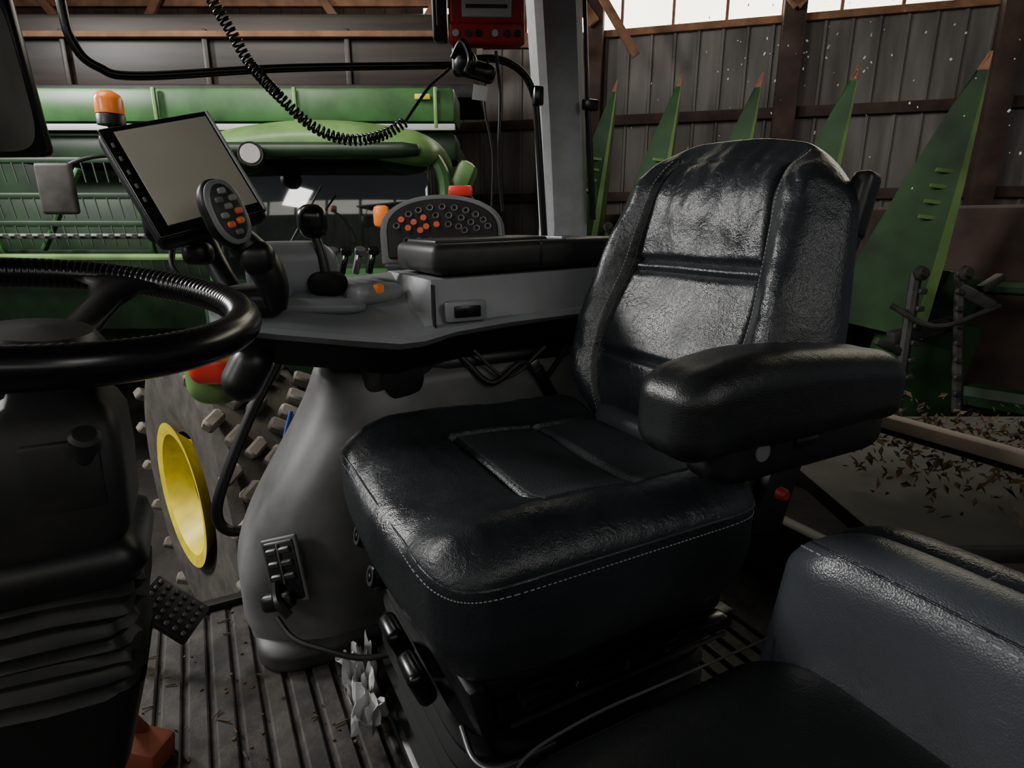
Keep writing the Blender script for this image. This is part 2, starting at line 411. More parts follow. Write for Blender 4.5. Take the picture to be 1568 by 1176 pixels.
tube('column_tilt_pedal_arm',[(-.24,.98,.22),(-.20,1.02,.12),(-.17,1.05,.02)],.012,brick,k=4)
box('brake_pedal_block',(-.21,1.04,.035),(.16,.06,.05),brick,r=(0,8,-35),bev=.008)

# ============================================================ SIDE CONSOLE
group('armrest_console',(.5,1.3,0))
def csec(x,yn,zn,yf,zf):
    return [Vector(q) for q in ((x,yn+.02,zn-.015),(x,yn,zn),(x,yn+.006,zn+.010),(x,yn+.035,zn+.020),(x,(yn+yf)/2,(zn+zf)/2+.018),(x,yf-.03,zf),(x,yf,zf-.02),(x,yf,zn-.015))]
S=[csec(.015,1.20,E-.172,1.34,E-.142),csec(.03,1.165,E-.177,1.40,E-.132),csec(.12,1.145,E-.192,1.45,E-.127),csec(.24,1.125,E-.210,1.47,E-.122),csec(.34,1.105,E-.223,1.48,E-.117),csec(.39,1.105,E-.222,1.48,E-.112),
   csec(.47,1.125,E-.212,1.48,E-.105),csec(.60,1.135,E-.203,1.48,E-.10),csec(1.02,1.145,E-.19,1.48,E-.09)]
loft('console_top',S,grey,angle=22)
S=[[Vector(q) for q in ((x,yn+.01,z),(x,yn+.04,z-d),(x,1.42,z-d),(x,1.45,z))] for x,yn,z,d in ((.03,1.17,E-.187,.03),(.12,1.15,E-.202,.055),(.34,1.115,E-.234,.06),(.5,1.13,E-.222,.055),(.7,1.14,E-.210,.05),(1.02,1.15,E-.20,.05))]
loft('console_underside',S,plastic,angle=30)
S=[[Vector(q) for q in ((x,1.145,E-.20),(x,yt,E-.175),(x,yt+.012,zt),(x,1.47,zt),(x,1.48,E-.2))] for x,yt,zt in ((.405,1.20,E-.165),(.430,1.155,E-.108),(.7,1.158,E-.100),(1.02,1.165,E-.090))]
loft('console_side_wall',S,grey,angle=30)
box('storage_lid',(.690,1.305,E-.062),(.50,.26,.065),plasticM,bev=.018,seg=3,r=(0,-1.5,0))
box('storage_lid_tray',(.60,1.31,E-.030),(.28,.19,.010),plasticM,bev=.005,r=(0,-1.5,0))
box('storage_lid_hinge',(.77,1.31,E-.026),(.012,.24,.008),grey,bev=.002)
box('storage_lid_seam',(.70,1.175,E-.06),(.003,.003,.05),gloss,bev=.0005)
box('console_recess',(.495,1.140,E-.172),(.095,.02,.045),grey,bev=.008)
box('console_recess_slot',(.495,1.131,E-.172),(.06,.012,.024),gloss,bev=.003)
box('console_seam',(.425,1.143,E-.165),(.003,.02,.10),plastic,bev=.001)
soft('hand_rest_ridge',(.20,1.25,E-.157),(.11,.035,.016),(.05,.03,.014),grey,n=12,r=(0,2,-12))
soft('hand_rest_pad',(.11,1.33,E-.132),(.07,.05,.02),(.05,.04,.018),grey,n=10)
soft('rocker_orange',(.345,1.26,E-.130),(.012,.008,.011),.006,orange,n=8,r=(0,0,30))
soft('rocker_base',(.345,1.29,E-.142),(.060,.035,.022),.02,grey,r=(0,0,20),n=8)
soft('joystick_base',(.085,1.22,E-.138),(.06,.05,.028),(.03,.03,.02),plastic,n=12)
soft('lever_housing',(.19,1.38,E-.09),(.095,.05,.060),(.06,.04,.045),grey,n=14)
for i in range(5):
    box('hydraulic_lever_%d'%i,(.245+.032*i,1.42,E-.085),(.012,.03,.05),(gloss,shellg)[i%2],bev=.004,r=(0,15,0))
    lathe('lever_cap_%d'%i,disc(.013,.012),Tn((.25+.032*i,1.405,E-.06),(0,-.5,1),(1,0,0)),(plastic,btn_g)[i%2],n=16)
soft('console_front_roller',(.065,1.20,E-.268),(.036,.05,.056),.035,plastic,n=12,r=(0,30,0))
soft('pivot_housing',(.36,1.22,E-.31),(.075,.05,.065),(.07,.02,.06),plasticM,n=14)
lathe('pivot_disc',[(.0001,0),(.04,0),(.045,.006),(.03,.010),(.0001,.010)],Tn((.36,1.168,E-.31),(0,-1,0)),rubber)
soft('console_support_arm',(.62,1.22,E-.30),(.20,.04,.03),.025,plastic,n=8)
tube('cable_loom',[(.5,1.18,E-.28),(.56,1.15,E-.34),(.64,1.15,E-.30),(.70,1.16,E-.35),(.78,1.18,E-.28)],.007,plasticM)
tube('cable_loom_thin',[(.52,1.17,E-.26),(.60,1.15,E-.33),(.70,1.15,E-.27)],.004,gear)
box('valve_block',(.66,1.21,E-.35),(.10,.05,.06),gear,bev=.008,r=(10,0,5))

group('multifunction_joystick',(-.5,1.06,0),cab=False)
n=(.75,-.62,.22); JB=Tn((-.497,1.055,E+.02),n,(-.35,0,.93))
v,f=soft('x',(0,0,0),(.036,.060,.022),(.034,.05,.02),plastic,n=18,geo=True); mk('joystick_head',[JB@p for p in v],f,plastic,angle=60)
v,f=soft('x',(0,0,0),(.032,.055,.006),(.028,.045,.005),label,n=14,geo=True); mk('joystick_face_rim',[JB@(p+Vector((0,0,.017))) for p in v],f,grey,angle=60)
v,f=soft('x',(0,0,0),(.026,.048,.006),(.025,.042,.005),plastic,n=14,geo=True); mk('joystick_face',[JB@(p+Vector((0,0,.019))) for p in v],f,plasticM,angle=60)
bt=[(.0,.034,label),(.013,.020,label),(-.011,.020,btn_g),(.0,.008,label),(.014,-.002,btn_r),(-.012,-.006,label),(.010,-.018,orange),(-.008,-.022,btn_r),(.0,-.036,btn_g)]
for i,(a,b,m) in enumerate(bt):
    v,f=soft('x',(a,b,.026),(.007,.0055,.004),.004,m,n=5,geo=True); mk('joystick_button_%d'%i,[JB@p for p in v],f,m)
tube('joystick_neck',[(-.50,1.065,E-.0),(-.475,1.08,E-.035),(-.452,1.09,E-.07),(-.44,1.095,E-.11),(-.44,1.10,E-.15)],.024,plastic,sides=14,rf=lambda t:.9+.5*math.sin(t*3.1)-.2*t)
soft('joystick_palm_rest',(-.455,1.075,E-.055),(.03,.025,.03),.024,plastic,n=8)

group('crossgate_lever',(-.42,1.3,0),cab=False)
soft('lever_knob',(-.425,1.30,E+.010),(.032,.028,.036),.027,gloss,n=12)
tube('lever_stem',[(-.425,1.30,E-.01),(-.41,1.295,E-.06),(-.40,1.29,E-.12)],.011,plastic)
soft('lever_gaiter',(-.40,1.29,E-.12),(.04,.035,.026),.025,rubber,n=8)

# ---- control pod with keys
group('button_control_panel',(-.17,1.6,E),cab=False)
PT=Tn((-.178,1.56,E-.006),(.06,-.90,.36),(0,0,1))
def arch(w,h,n=22):
    return [(-w*.96,-h)]+[(-w*math.cos(math.pi*i/n), -h*.1+(h*1.1)*math.sin(math.pi*i/n)**.8) for i in range(n+1)]+[(w*.96,-h)]
prism('panel_housing',arch(.160,.096),-.05,PT,grey,bev=.008)
prism('panel_face',arch(.142,.080),.006,PT,plasticM,bev=.003)
ks=[]
for ring,(rx,rz,nn) in enumerate(((.120,.068,11),(.090,.046,8),(.058,.022,6))):
    for i in range(nn):
        a=math.pi*(.08+.84*i/(nn-1)); ks.append((-rx*math.cos(a),-.012+rz*math.sin(a),ring,i))
for i in range(7): ks.append((-.09+.03*i,-.034,3,i))
for i in range(7): ks.append((-.09+.03*i,-.055,4,i))
for j,(a,b,rg,i) in enumerate(ks):
    m=btn_g
    if -.11<a<-.0 and -.01<b<.045 and j%4!=2: m=btn_r
    if rg==3 and i==4 or rg==4 and i==4: m=btn_y
    if rg==3 and i==3: m=label
    if rg==4 and i in(0,1): m=btn_r
    if rg==3 and i in(1,2): m=btn_b
    T=PT@Matrix.Translation((a,b,.006))
    lathe('panel_key_%d'%j,[(.0001,.004),(.0078,.004),(.008,.0)] if m!=btn_g else [(.0055,.003),(.008,.004),(.0095,.0)],T,m,n=14)

# ============================================================ MONITOR
group('terminal_monitor',(-.62,1.16,E+.09),cab=False)
MB=Tn((-.613,1.165,E+.096),(.36,-.66,.50),(-.40,.22,.62))
def pl(name,c,s,m,bev=.004,seg=3):
    v,f=boxg(c,s,(0,0,0),bev,seg); return mk(name,[MB@p for p in v],f,m)
pl('monitor_body',(0,0,-.02),(.200,.250,.04),plastic,.014)
pl('monitor_bezel',(0,0,.002),(.193,.242,.01),gloss,.004)
pl('monitor_display',(.008,.004,.006),(.164,.208,.004),screen,.001)
pl('monitor_bezel_edge',(.096,0,.004),(.006,.236,.012),label,.002)
for i in range(5): pl('monitor_key_%d'%i,(-.086,.08-.03*i,.008),(.005,.010,.003),btn_g,.001)
tube('monitor_arm',[(-.60,1.20,E+.03),(-.64,1.25,E-.0),(-.61,1.24,E-.08),(-.56,1.2,E-.14)],.022,plastic,sides=12)
soft('monitor_joint',(-.68,1.19,E+.015),(.03,.04,.05),.028,plastic,n=8)
soft('monitor_knob',(-.60,1.15,E-.05),(.028,.02,.022),.018,plastic,n=8)
tube('monitor_cable',[(-.67,1.2,E-.02),(-.65,1.15,E-.08),(-.61,1.18,E-.12),(-.56,1.2,E-.15)],.006,plasticM)

# ============================================================ FENDER COVER
group('wheel_arch_cover',(.4,1.33,0))
def sh(p,h):
    x,y,z=p; t=(z+h.z)/(2*h.z)
    fr=sm(.1,-.35,x)
    x+=fr*(.025+.225*sm(.22,1.05,t)+.03*sm(.14,0,t)-.03*sm(.1,.0,t))
    y+= -.05*sm(1.0,.2,t)*sm(.1,-.1,y)
    y+= .012*math.sin(t*7)*sm(0,-.1,y)
    y-= .02*math.exp(-((x+.1)/.12)**2)*math.exp(-((t-.55)/.3)**2)*sm(0,-.1,y)
    return Vector((x,y,z))
soft('arch_shell',(.47,1.34,.31),(.49,.17,.32),(.17,.13,.05),shellg,n=44,deform=sh)
soft('arch_foot',(.20,1.205,.025),(.18,.095,.04),(.09,.08,.03),shelld,n=14)
ST=Tn((-.455,1.040,.235),(-.16,-.96,.25),(-.28,0,1))
ST=RZ.inverted()@ST
def sl(name,c,s,m,b=.004,r=(0,0,0)): 
    v,f=boxg(c,s,r,b,3); mk(name,[ST@p for p in v],f,m)
sl('vent_plate_rim',(0,0,-.002),(.080,.135,.010),shellg,.02)
sl('vent_plate',(0,0,0),(.068,.122,.012),plastic,.02)
for i in range(6): sl('vent_louvre_%d'%i,(-.014+.028*(i%2),.042-.026*(i//2),.008),(.022,.012,.008),shellg,.002,(35,0,0))
sl('vent_divider',(0,.015,.007),(.004,.08,.008),shellg,.001)
v,f=tubeg([ST@Vector(q) for q in((-.02,-.02,.01),(-.01,-.05,.03),(.01,-.08,.035))],.009); mk('socket_lever',v,f,gloss)
v,f=soft('x',(-.02,-.055,.012),(.035,.018,.014),.012,plastic,n=6,geo=True); mk('socket_cap',[ST@p for p in v],f,plastic)
v,f=tubeg([ST@Vector(q) for q in((-.04,-.09,.0),(.0,-.13,.02),(.06,-.16,.025),(.13,-.19,.02),(.2,-.20,.0))],.006); mk('socket_cable',v,f,plasticM)

# ============================================================ CAB STRUCTURE
group('tractor_cab',(.3,.8,0))
box('cab_floor',(.22,.70,-.024),(2.0,1.46,.04),mattex,bev=0)
multi('floor_ribs',[boxg((-.74+.046*i,.70,.000),(.036,1.44,.010),bev=.004,seg=1) for i in range(40)],mattex)
G=[]
for i in range(45):
    x=random.uniform(-.25,.22);y=random.uniform(.85,1.4);a=random.uniform(0,360);l=random.uniform(.006,.03)
    G.append(boxg((x,y,.008),(l,.002,.002),(0,random.uniform(-8,8),a),0))
for i in range(60):
    x=random.uniform(-.25,.22);y=random.uniform(.85,1.4);l=random.uniform(.002,.006)
    G.append(boxg((x,y,.006),(l,l,.003),(0,0,random.uniform(0,90)),0))
multi('floor_debris',G,leaf)
box('floor_sill',(.22,1.44,.005),(2.0,.03,.03),plastic,bev=.006)
box('lower_side_panel',(.85,1.52,.34),(.9,.05,.72),plastic,bev=.01)
box('rear_lower_panel',(1.25,.78,.08),(.05,1.5,.2),plasticM,bev=.01)
box('rear_sill',(1.20,.55,E-.380),(.035,1.3,.026),tan,bev=.006)
box('rear_sill_seal',(1.22,.55,E-.400),(.04,1.3,.02),plastic,bev=.006)
S=[]
for x,z,w in ((1.03,E-.45,.085),(1.035,E-.0,.072),(1.015,E+.3,.075),(.975,E+.76,.08)):
    S.append([Vector((x+a*w,1.60+b,z)) for a,b in ((-1,.03),(-1,-.015),(-.8,-.035),(-.3,-.045),(.5,-.045),(.9,-.03),(1,0),(1,.03))])
loft('pillar_right',S,greyL,angle=25)
tube('side_window_frame',[(-.16,1.55,E+.75),(-.165,1.55,E+.43),(-.155,1.55,E+.345),(-.12,1.55,E+.31),(-.05,1.55,E+.302),(.25,1.55,E+.35),(.66,1.55,E+.402)],.009,gloss,sides=10)
tube('rear_window_frame',[(.66,1.54,E+.41),(.776,1.55,E+.43),(.85,1.55,E+.41),(.89,1.55,E+.36),(.905,1.55,E+.28),(.94,1.55,E-.10)],.010,gloss,sides=10)
box('window_hinge',(.90,1.54,E+.35),(.03,.02,.05),gloss,bev=.005)
tube('gas_strut',[(1.035,1.54,E+.75),(1.07,1.54,E+.33)],.006,gloss,smooth=False)
tube('gas_strut_body',[(1.07,1.54,E+.33),(1.10,1.54,E+.02)],.010,gloss,smooth=False)
box('strut_latch',(1.07,1.53,E+.34),(.05,.02,.03),gloss,bev=.005)
box('cab_roof',(.30,.80,E+.80),(2.0,1.75,.06),plasticM,bev=.02)
tube('pillar_front_right',[(-.62,1.55,0),(-.66,1.55,E+.78)],.04,plastic,smooth=False)
tube('outer_handrail',[(.25,1.62,E-.20),(.18,1.60,E-.31),(.085,1.58,E-.46),(-.005,1.56,E-.64),(-.025,1.56,E-.72),(.0,1.56,E-.765),(.06,1.56,E-.77)],.014,plastic,sides=10)
tube('blue_hose',[(.20,1.75,E-.52),(.17,1.75,E-.62),(.14,1.72,E-.78)],.006,blue)
G=[]
for i in range(190):
    y=random.gauss(.75,.35);z=E+random.gauss(.40,.15);r=random.uniform(.0006,.002)
    G.append(boxg((1.27,y,z),(.0005,r*2,r*random.uniform(1,4)),(random.uniform(-50,50),0,0),0))
multi('rear_window_dirt_specks',G,white,smooth=False)

group('foot_pedal',(-.11,1.3,.1))
PD=Tn((-.13,1.27,.13),(.55,-.45,.75),(-.5,.2,.6))
v,f=boxg((0,0,0),(.10,.13,.015),bev=.006); mk('pedal_pad',[PD@p for p in v],f,plastic)
G=[]
for i in range(5):
    for j in range(6): 
        a,b=boxg((-.036+.018*i,-.05+.02*j,.009),(.010,.010,.006),bev=.002,seg=1); G.append(([PD@p for p in a],b))
multi('pedal_studs',G,gear)
tube('pedal_arm',[(-.15,1.28,.12),(-.20,1.30,.08),(-.24,1.30,0)],.014,plastic)

group('paper_tissue',(.2,1.0,0))
V=[];F=[];nx,ny=18,28
for j in range(ny):
    for i in range(nx):
        a=i/(nx-1);b=j/(ny-1)
        z=.03+.06*noise.noise(Vector((a*6,b*8,1)))+.012*math.sin(a*14+b*5)
        V.append(Vector((.160+.055*a*(1.2-.5*b)+.025*noise.noise(Vector((b*6,a*3,4))),1.06-.20*b,max(.012,z+.03))))
for j in range(ny-1):
    for i in range(nx-1): F.append([j*nx+i,j*nx+i+1,(j+1)*nx+i+1,(j+1)*nx+i])
mk('tissue_sheet',V,F,tissue,smooth=False)

# ============================================================ RADIO, CORD
group('red_control_box',(-.06,1.63,E+.5),cab=False)
RT=Tn((-.062,1.63,E+.492),(.03,-.98,-.12),(0,0,1))
def rb(name,c,s,m,b=.004): 
    v,f=boxg(c,s,(0,0,0),b,3); return mk(name,[RT@p for p in v],f,m)
rb('box_body',(0,.03,0),(.185,.18,.06),redp,.012)
rb('box_front',(0,.022,.03),(.12,.045,.008),white,.004)
rb('box_front_slots',(0,.022,.034),(.10,.008,.004),gear,.001)
rb('box_lower',(0,-.035,.028),(.185,.05,.02),redp,.008)
for i,x in enumerate((-.075,-.045,-.02,.02,.05,.075)):
    lathe('box_key_%d'%i,disc(.008,.005),RT@Matrix.Translation((x,-.035,.038)),(white,gear,plastic)[i%3],n=14)
rb('box_side_bracket',(-.115,.03,0),(.035,.16,.06),plastic,.008)
rb('box_side_label',(-.115,.03,.03),(.012,.10,.006),gear,.002)
soft('clamp_ball',(-.115,1.61,E+.39),(.03,.03,.03),.029,plastic,n=10)
soft('clamp_arm',(-.085,1.62,E+.375),(.045,.022,.022),.018,gloss,n=8,r=(0,15,0))
tube('clamp_lever',[(-.145,1.60,E+.40),(-.12,1.58,E+.43),(-.10,1.57,E+.39),(-.11,1.57,E+.36)],.008,gloss)
soft('clamp_block',(-.13,1.63,E+.40),(.02,.02,.035),.012,plastic,n=6)
box('hanging_label',(-.078,1.57,E+.315),(.036,.002,.034),white,r=(0,8,0),bev=.0005)
tube('wire_a',[(-.06,1.62,E+.40),(-.07,1.62,E+.30),(-.05,1.63,E+.18),(-.055,1.66,E+.04)],.003,plasticM)
tube('wire_b',[(-.04,1.62,E+.42),(-.03,1.62,E+.32),(-.035,1.63,E+.16),(-.025,1.66,E+.04)],.004,plasticM)

group('coiled_cord',(-.45,1.44,E+.25),cab=False)
path=crom([(-.66,1.42,E+.56),(-.644,1.42,E+.48),(-.61,1.43,E+.41),(-.576,1.438,E+.344),(-.511,1.42,E+.275),(-.457,1.437,E+.223),(-.40,1.45,E+.197),(-.350,1.47,E+.195),(-.302,1.507,E+.213),(-.258,1.53,E+.243)],30)
L=[0]
for i in range(1,len(path)): L.append(L[-1]+(path[i]-path[i-1]).length)
def at(s):
    for i in range(1,len(path)):
        if L[i]>=s: 
            t=(s-L[i-1])/(L[i]-L[i-1]+1e-9); return path[i-1].lerp(path[i],t),(path[i]-path[i-1]).normalized()
    return path[-1],(path[-1]-path[-2]).normalized()
turns=58; pts=[]; up=Vector((0,1,0))
for k in range(turns*10+1):
    s=L[-1]*k/(turns*10); p,t=at(s); u=(up-t*up.dot(t)).normalized(); w=t.cross(u); A=2*math.pi*k/10
    pts.append(p+(u*math.cos(A)+w*math.sin(A))*.0105)
v,f=tubeg(pts,.0032,sides=6,smooth=False); mk('cord_coil',v,f,gloss,angle=180)
tube('cord_tail',[(-.258,1.53,E+.243),(-.23,1.56,E+.29),(-.2,1.6,E+.34),(-.155,1.60,E+.375)],.004,gloss)

# ============================================================ MIRROR
group('rear_view_mirror',(-1.1,1.35,E+.2),cab=False)
MM=Tn((-1.150,1.36,E+.315),(.30,-.94,-.10),(-.04,0,1))
v,f=boxg((0,0,-.02),(.23,.34,.04),bev=.035,seg=4); mk('mirror_housing',[MM@p for p in v],f,gloss)
v,f=prismg([(x*.104,y*.158) for x,y in [(math.copysign(abs(math.cos(a))**.4,math.cos(a)),math.copysign(abs(math.sin(a))**.4,math.sin(a))) for a in [2*math.pi*i/40 for i in range(40)]]],.004,MM,bev=0); mk('mirror_glass',v,f,mirror)
tube('mirror_arm',[(-1.17,1.40,E+.4),(-1.15,1.42,E+.6),(-1.1,1.42,E+.75)],.012,plastic)

# ============================================================ COMBINE / HEADER (outside)
group('combine_harvester',(-2.5,5.5,-1.5),cab=False)
box('grain_tank',(-2.9,6.6,E+1.50),(5.2,1.6,.62),tarp,bev=.05)
box('tank_tarp_edge',(-2.9,5.75,E+1.16),(5.2,.1,.12),plasticM,bev=.03)
box('tank_upper_rail',(-2.9,5.75,E+1.62),(5.2,.06,.05),wood,bev=.01)
multi('tank_ribs',[boxg((-5.2+1.25*i,5.78,E+1.42),(.05,.05,.5),bev=.01) for i in range(4)],tarp)
box('side_panel_upper',(-2.3,5.3,E+.93),(3.7,.5,.26),green,bev=.04)
box('white_stripe',(-2.3,5.03,E+.76),(3.7,.04,.05),white,bev=.01)
box('side_panel_lower',(-2.3,5.3,E+.62),(3.7,.4,.22),greenD,bev=.04)
box('main_body',(-2.9,6.2,E-.2),(4.8,1.6,2.0),greenD,bev=.1)
box('marker_yellow',(-.70,5.02,E+.98),(.12,.03,.04),yellow,bev=.005)
multi('panel_posts',[boxg((-3.9+1.1*i,5.02,E+.90),(.03,.03,.30),bev=.008) for i in range(4)],greenL)
G=[]
for i,(z,y) in enumerate(((.50,4.9),(.22,4.6),(.02,4.6),(-.2,4.75),(-.45,4.7))):
    G.append(boxg((-3.4,y,E+z),(3.0,.05,.045),bev=.01))
multi('reel_bats',G,greenD)
G=[]
for (z,y) in ((.50,4.88),(.22,4.57),(.02,4.57),(-.2,4.7)):
    for i in range(34): G.append(boxg((-4.8+.09*i,y,E+z-.09),(.008,.008,.15),(10,0,0),bev=0))
multi('reel_tines',G,tinem)
multi('reel_brackets',[boxg((-4.6+.6*i,4.62,E+.12),(.03,.05,.7),(0,random.uniform(-35,35),0),bev=.008) for i in range(5)],green)
multi('cutter_guards',[boxg((-4.8+.085*i,4.42,E-.06),(.045,.10,.02),bev=.004,seg=1) for i in range(35)],label)
box('cutter_bar',(-3.4,4.5,E-.075),(3.0,.05,.03),gear,bev=.005)
box('header_light_tube',(-3.4,4.45,E-.22),(3.0,.08,.05),greenL,bev=.02)
box('header_back',(-3.4,5.0,E-.3),(3.0,.06,1.1),greenD,bev=.02)
group('green_tractor',(-1.3,4.4,-1.5),cab=False)
def roofd(p,h): return Vector((p.x,p.y,p.z-.10*(p.x/h.x)**2-.06*(p.y/h.y)**2))
soft('cab_roof_green',(-1.25,4.5,E+.58),(.78,.6,.11),(.2,.2,.1),greenL,n=18,deform=roofd)
soft('cab_roof_visor',(-1.27,4.0,E+.46),(.70,.15,.045),.045,greenD,n=12)
box('cab_glass',(-1.25,4.45,E+.03),(1.42,.8,.84),glassD,bev=.06,r=(-3.5,0,0))
G=[tubeg([(-1.98,3.98,E-.40),(-2.0,4.02,E+.1),(-1.95,4.1,E+.50)],.035),tubeg([(-.50,3.98,E-.45),(-.44,4.0,E+.05),(-.45,4.05,E+.32),(-.58,4.1,E+.52)],.045)]
multi('cab_pillars',G,green)
multi('cab_base',[boxg((-1.2,4.3,E-.75),(1.7,.9,.62),bev=.08)],greenD)
soft('engine_hood',(-1.0,3.65,E-.42),(.45,.40,.16),(.2,.2,.12),green,n=14)
lathe('round_work_light',[(.0001,.03),(.05,.03),(.07,.035),(.078,.0),(.06,-.06),(.0001,-.08)],Tn((-1.58,3.80,E+.42),(.3,-.95,.1)),plasticM)
lathe('work_light_lens',[(.0001,.036),(.055,.037),(.058,.03)],Tn((-1.58,3.795,E+.42),(.3,-.95,.1)),white)
box('lamp_orange',(-.80,3.75,E+.06),(.10,.06,.13),orange,bev=.03)
box('rear_panel_green',(-.33,4.2,E+.30),(.12,.3,.24),greenL,bev=.04,r=(0,25,0))
box('rear_panel_green_low',(-.26,4.2,E+.06),(.14,.3,.22),green,bev=.04)
box('lamp_red',(-.30,3.6,E+.20),(.14,.06,.06),redl,bev=.015)
box('lamp_red_base',(-.30,3.62,E+.13),(.16,.08,.08),greenD,bev=.02)
box('mirror_small',(-2.5,3.4,E+.20),(.20,.04,.27),gear,bev=.035,seg=4)
tube('mirror_small_arm',[(-2.5,3.42,E+.30),(-2.3,3.5,E+.38),(-2.0,3.9,E+.42)],.012,plasticM)
multi('wiper',[tubeg([(-1.6,3.93,E-.35),(-1.2,3.9,E+.25)],.008,smooth=False)],plasticM)
WN=Vector((-.72,-.69,0)).normalized(); TT=Tn((-1.70,3.32,-.6),WN)
lathe('wheel_tire',[(.36,-.22),(.50,-.27),(.80,-.27),(.855,-.22),(.865,0),(.855,.22),(.80,.27),(.50,.27),(.36,.22)],TT,tire,n=64)
G=[]
for k in range(20):
    for s in(-1,1):
        for q in range(4):   # curved lug built from short overlapping bars
            A=2*math.pi*(k+.25*(s+1))/20 + s*.0 + (q*.055+ .012*q*q)
            M2=TT@Matrix.Rotation(A,4,'Z')@Matrix.Translation((.885,0,s*(.035+.072*q)))@Matrix.Rotation(math.radians(s*(35-0)),4,'X')
            a,b=boxg((0,0,0),(.075,.062,.105),bev=.012,seg=1)
            G.append(([M2@p for p in a],b))
multi('tire_lugs',G,tireL)
lathe('wheel_rim',[(.33,.22),(.38,.27),(.43,.30),(.36,.29),(.31,.20),(.29,.15)],TT,yellow,n=48)
lathe('wheel_disc',[(.32,.15),(.15,.05),(.12,.1),(.0001,.1)],TT,greenD,n=48)
soft('tail_light_fender',(-1.22,2.35,E-.58),(.11,.1,.13),.09,greenL,n=10)
soft('tail_light_red',(-1.165,2.23,E-.53),(.085,.06,.065),.05,redl,n=10)
soft('tail_light_amber',(-1.10,2.21,E-.46),(.06,.05,.045),.04,orange,n=10)
tube('tail_light_bracket',[(-1.22,2.4,E-.50),(-1.16,2.8,E-.40),(-1.1,3.5,E-.42)],.03,greenD)
group('amber_beacon',(-1.6,2.55,E+.4),cab=False)
lathe('beacon_base',disc(.05,.04),Tn((-1.575,2.50,E+.385),(0,0,1),(1,0,0)),plastic)
lathe('beacon_lens',[(.05,0),(.05,.05),(.043,.07),(.02,.085),(.0001,.088)],Tn((-1.575,2.50,E+.425),(0,0,1),(1,0,0)),orange)
tube('beacon_stalk',[(-1.575,2.50,E+.39),(-1.45,2.50,E+.28),(-1.30,2.52,E+.0),(-1.25,2.6,E-.2)],.022,plasticM)

# ============================================================ CORN HEADER
group('corn_header',(2,5,-1.5),cab=False)
tips=[(2.94,4.0,1.04),(2.41,4.5,1.09),(1.94,5.0,1.15),(1.45,5.5,1.26),(.98,6.0,1.32)]
for k,(x,y,z) in enumerate(tips):
    tip=Vector((x,y,E+z)); base=tip+Vector((-.26,.12,-1.75)); S=[]
    ax=(base-tip).normalized(); rt=Vector((.94,-.3,.14)); rt=(rt-ax*rt.dot(ax)).normalized(); fr=ax.cross(rt); 
    if fr.y>0: fr=-fr
    ws=1.0 if k==0 else .86
    for t,w in ((0,.012),(.06,.06),(.18,.15),(.45,.33),(.72,.48),(1,.58)):
        w*=ws
        c=tip.lerp(base,t)
        S.append([c-rt*w*.70+fr*-.02,c+rt*w*.12+fr*w*.34,c+rt*w*.25+fr*w*.33,c+rt*w*.32,c+rt*w*.3-fr*w*.2,c-rt*w*.5-fr*w*.2])
    V=[p for s in S for p in s];F=[];I=[]
    for i in range(5):
        for a in range(6):
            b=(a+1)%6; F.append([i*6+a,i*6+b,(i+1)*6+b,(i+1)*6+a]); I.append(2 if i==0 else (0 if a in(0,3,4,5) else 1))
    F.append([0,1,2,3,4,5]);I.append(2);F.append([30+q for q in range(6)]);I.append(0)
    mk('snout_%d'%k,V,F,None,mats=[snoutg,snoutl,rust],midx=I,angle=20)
    G=[]
    for q in range(4): 
        t=.40+.055*q; w=(.27+.05*q*.6)*ws
        G.append(boxg(tip.lerp(base,t)-rt*w*.12+fr*(w*.27),(.13,.025,.025),(0,8,-10),.004))
    multi('snout_slots_%d'%k,G,snoutl)
    rs=random.Random(k+3); G=[]
    for sgn in (-1,1):
        a0=base+Vector((sgn*.14+.05,-.30,.42)); a1=base+Vector((sgn*.20+.05,-.42,-.45))
        G.append(tubeg([a0,a1],.035,smooth=False))
        for q in range(9):
            c=a0.lerp(a1,q/8); G.append(boxg(c+Vector((-sgn*.03,-.04,0)),(.05,.03,.035),(0,rs.uniform(-20,20),0),.006,1))
        G.append(lathe_g([(.0001,0),(.045,0),(.05,.02),(.03,.03),(.03,.05),(.0001,.05)],Tn(a0+Vector((0,-.03,0)),(.1,-.95,.3)),14))
    G.append(boxg(base+Vector((.05,-.28,.05)),(.50,.08,.09),(0,-12,6),.015))
    G.append(boxg(base+Vector((.28,-.34,.28)),(.24,.10,.07),(10,28,-15),.015))
    multi('gathering_units_%d'%k,G,gearD)
    G=[tubeg([base+Vector((-.25,-.35,.22)),base+Vector((.0,-.45,.10)),base+Vector((.42,-.38,.22))],.018),
       boxg(base+Vector((.40,-.30,.36)),(.16,.06,.05),(0,-30,10),.01),boxg(base+Vector((-.22,-.36,-.05)),(.22,.05,.05),(0,25,0),.01)]
    multi('linkage_bars_%d'%k,G,gearD)
    G=[boxg(base+Vector((.2,0,-.35)),(.56,.3,.9),(0,10,0),.03),boxg(base+Vector((.30,-.08,.15)),(.30,.16,.5),(0,18,0),.03)]
    multi('row_units_%d'%k,G,snoutg)
a=Vector((4.2,3.0,-.25));b=Vector((.2,7.0,-.25))
G=[tubeg([a,b],.09,smooth=False),tubeg([a+Vector((0,0,-.5)),b+Vector((0,0,-.5))],.12,smooth=False),tubeg([a+Vector((0,.15,.75)),b+Vector((0,.15,.75))],.05,smooth=False)]
multi('header_frame',G,greenD)
box('header_dark_backdrop',(2.65,5.45,-.20),(5.6,.5,2.5),woodD,r=(0,0,-45),bev=.08)  # dark box added behind the snouts to hide the bright wall bottom
group('dry_leaf_pile',(1.3,1.6,0),cab=False)
G=[]
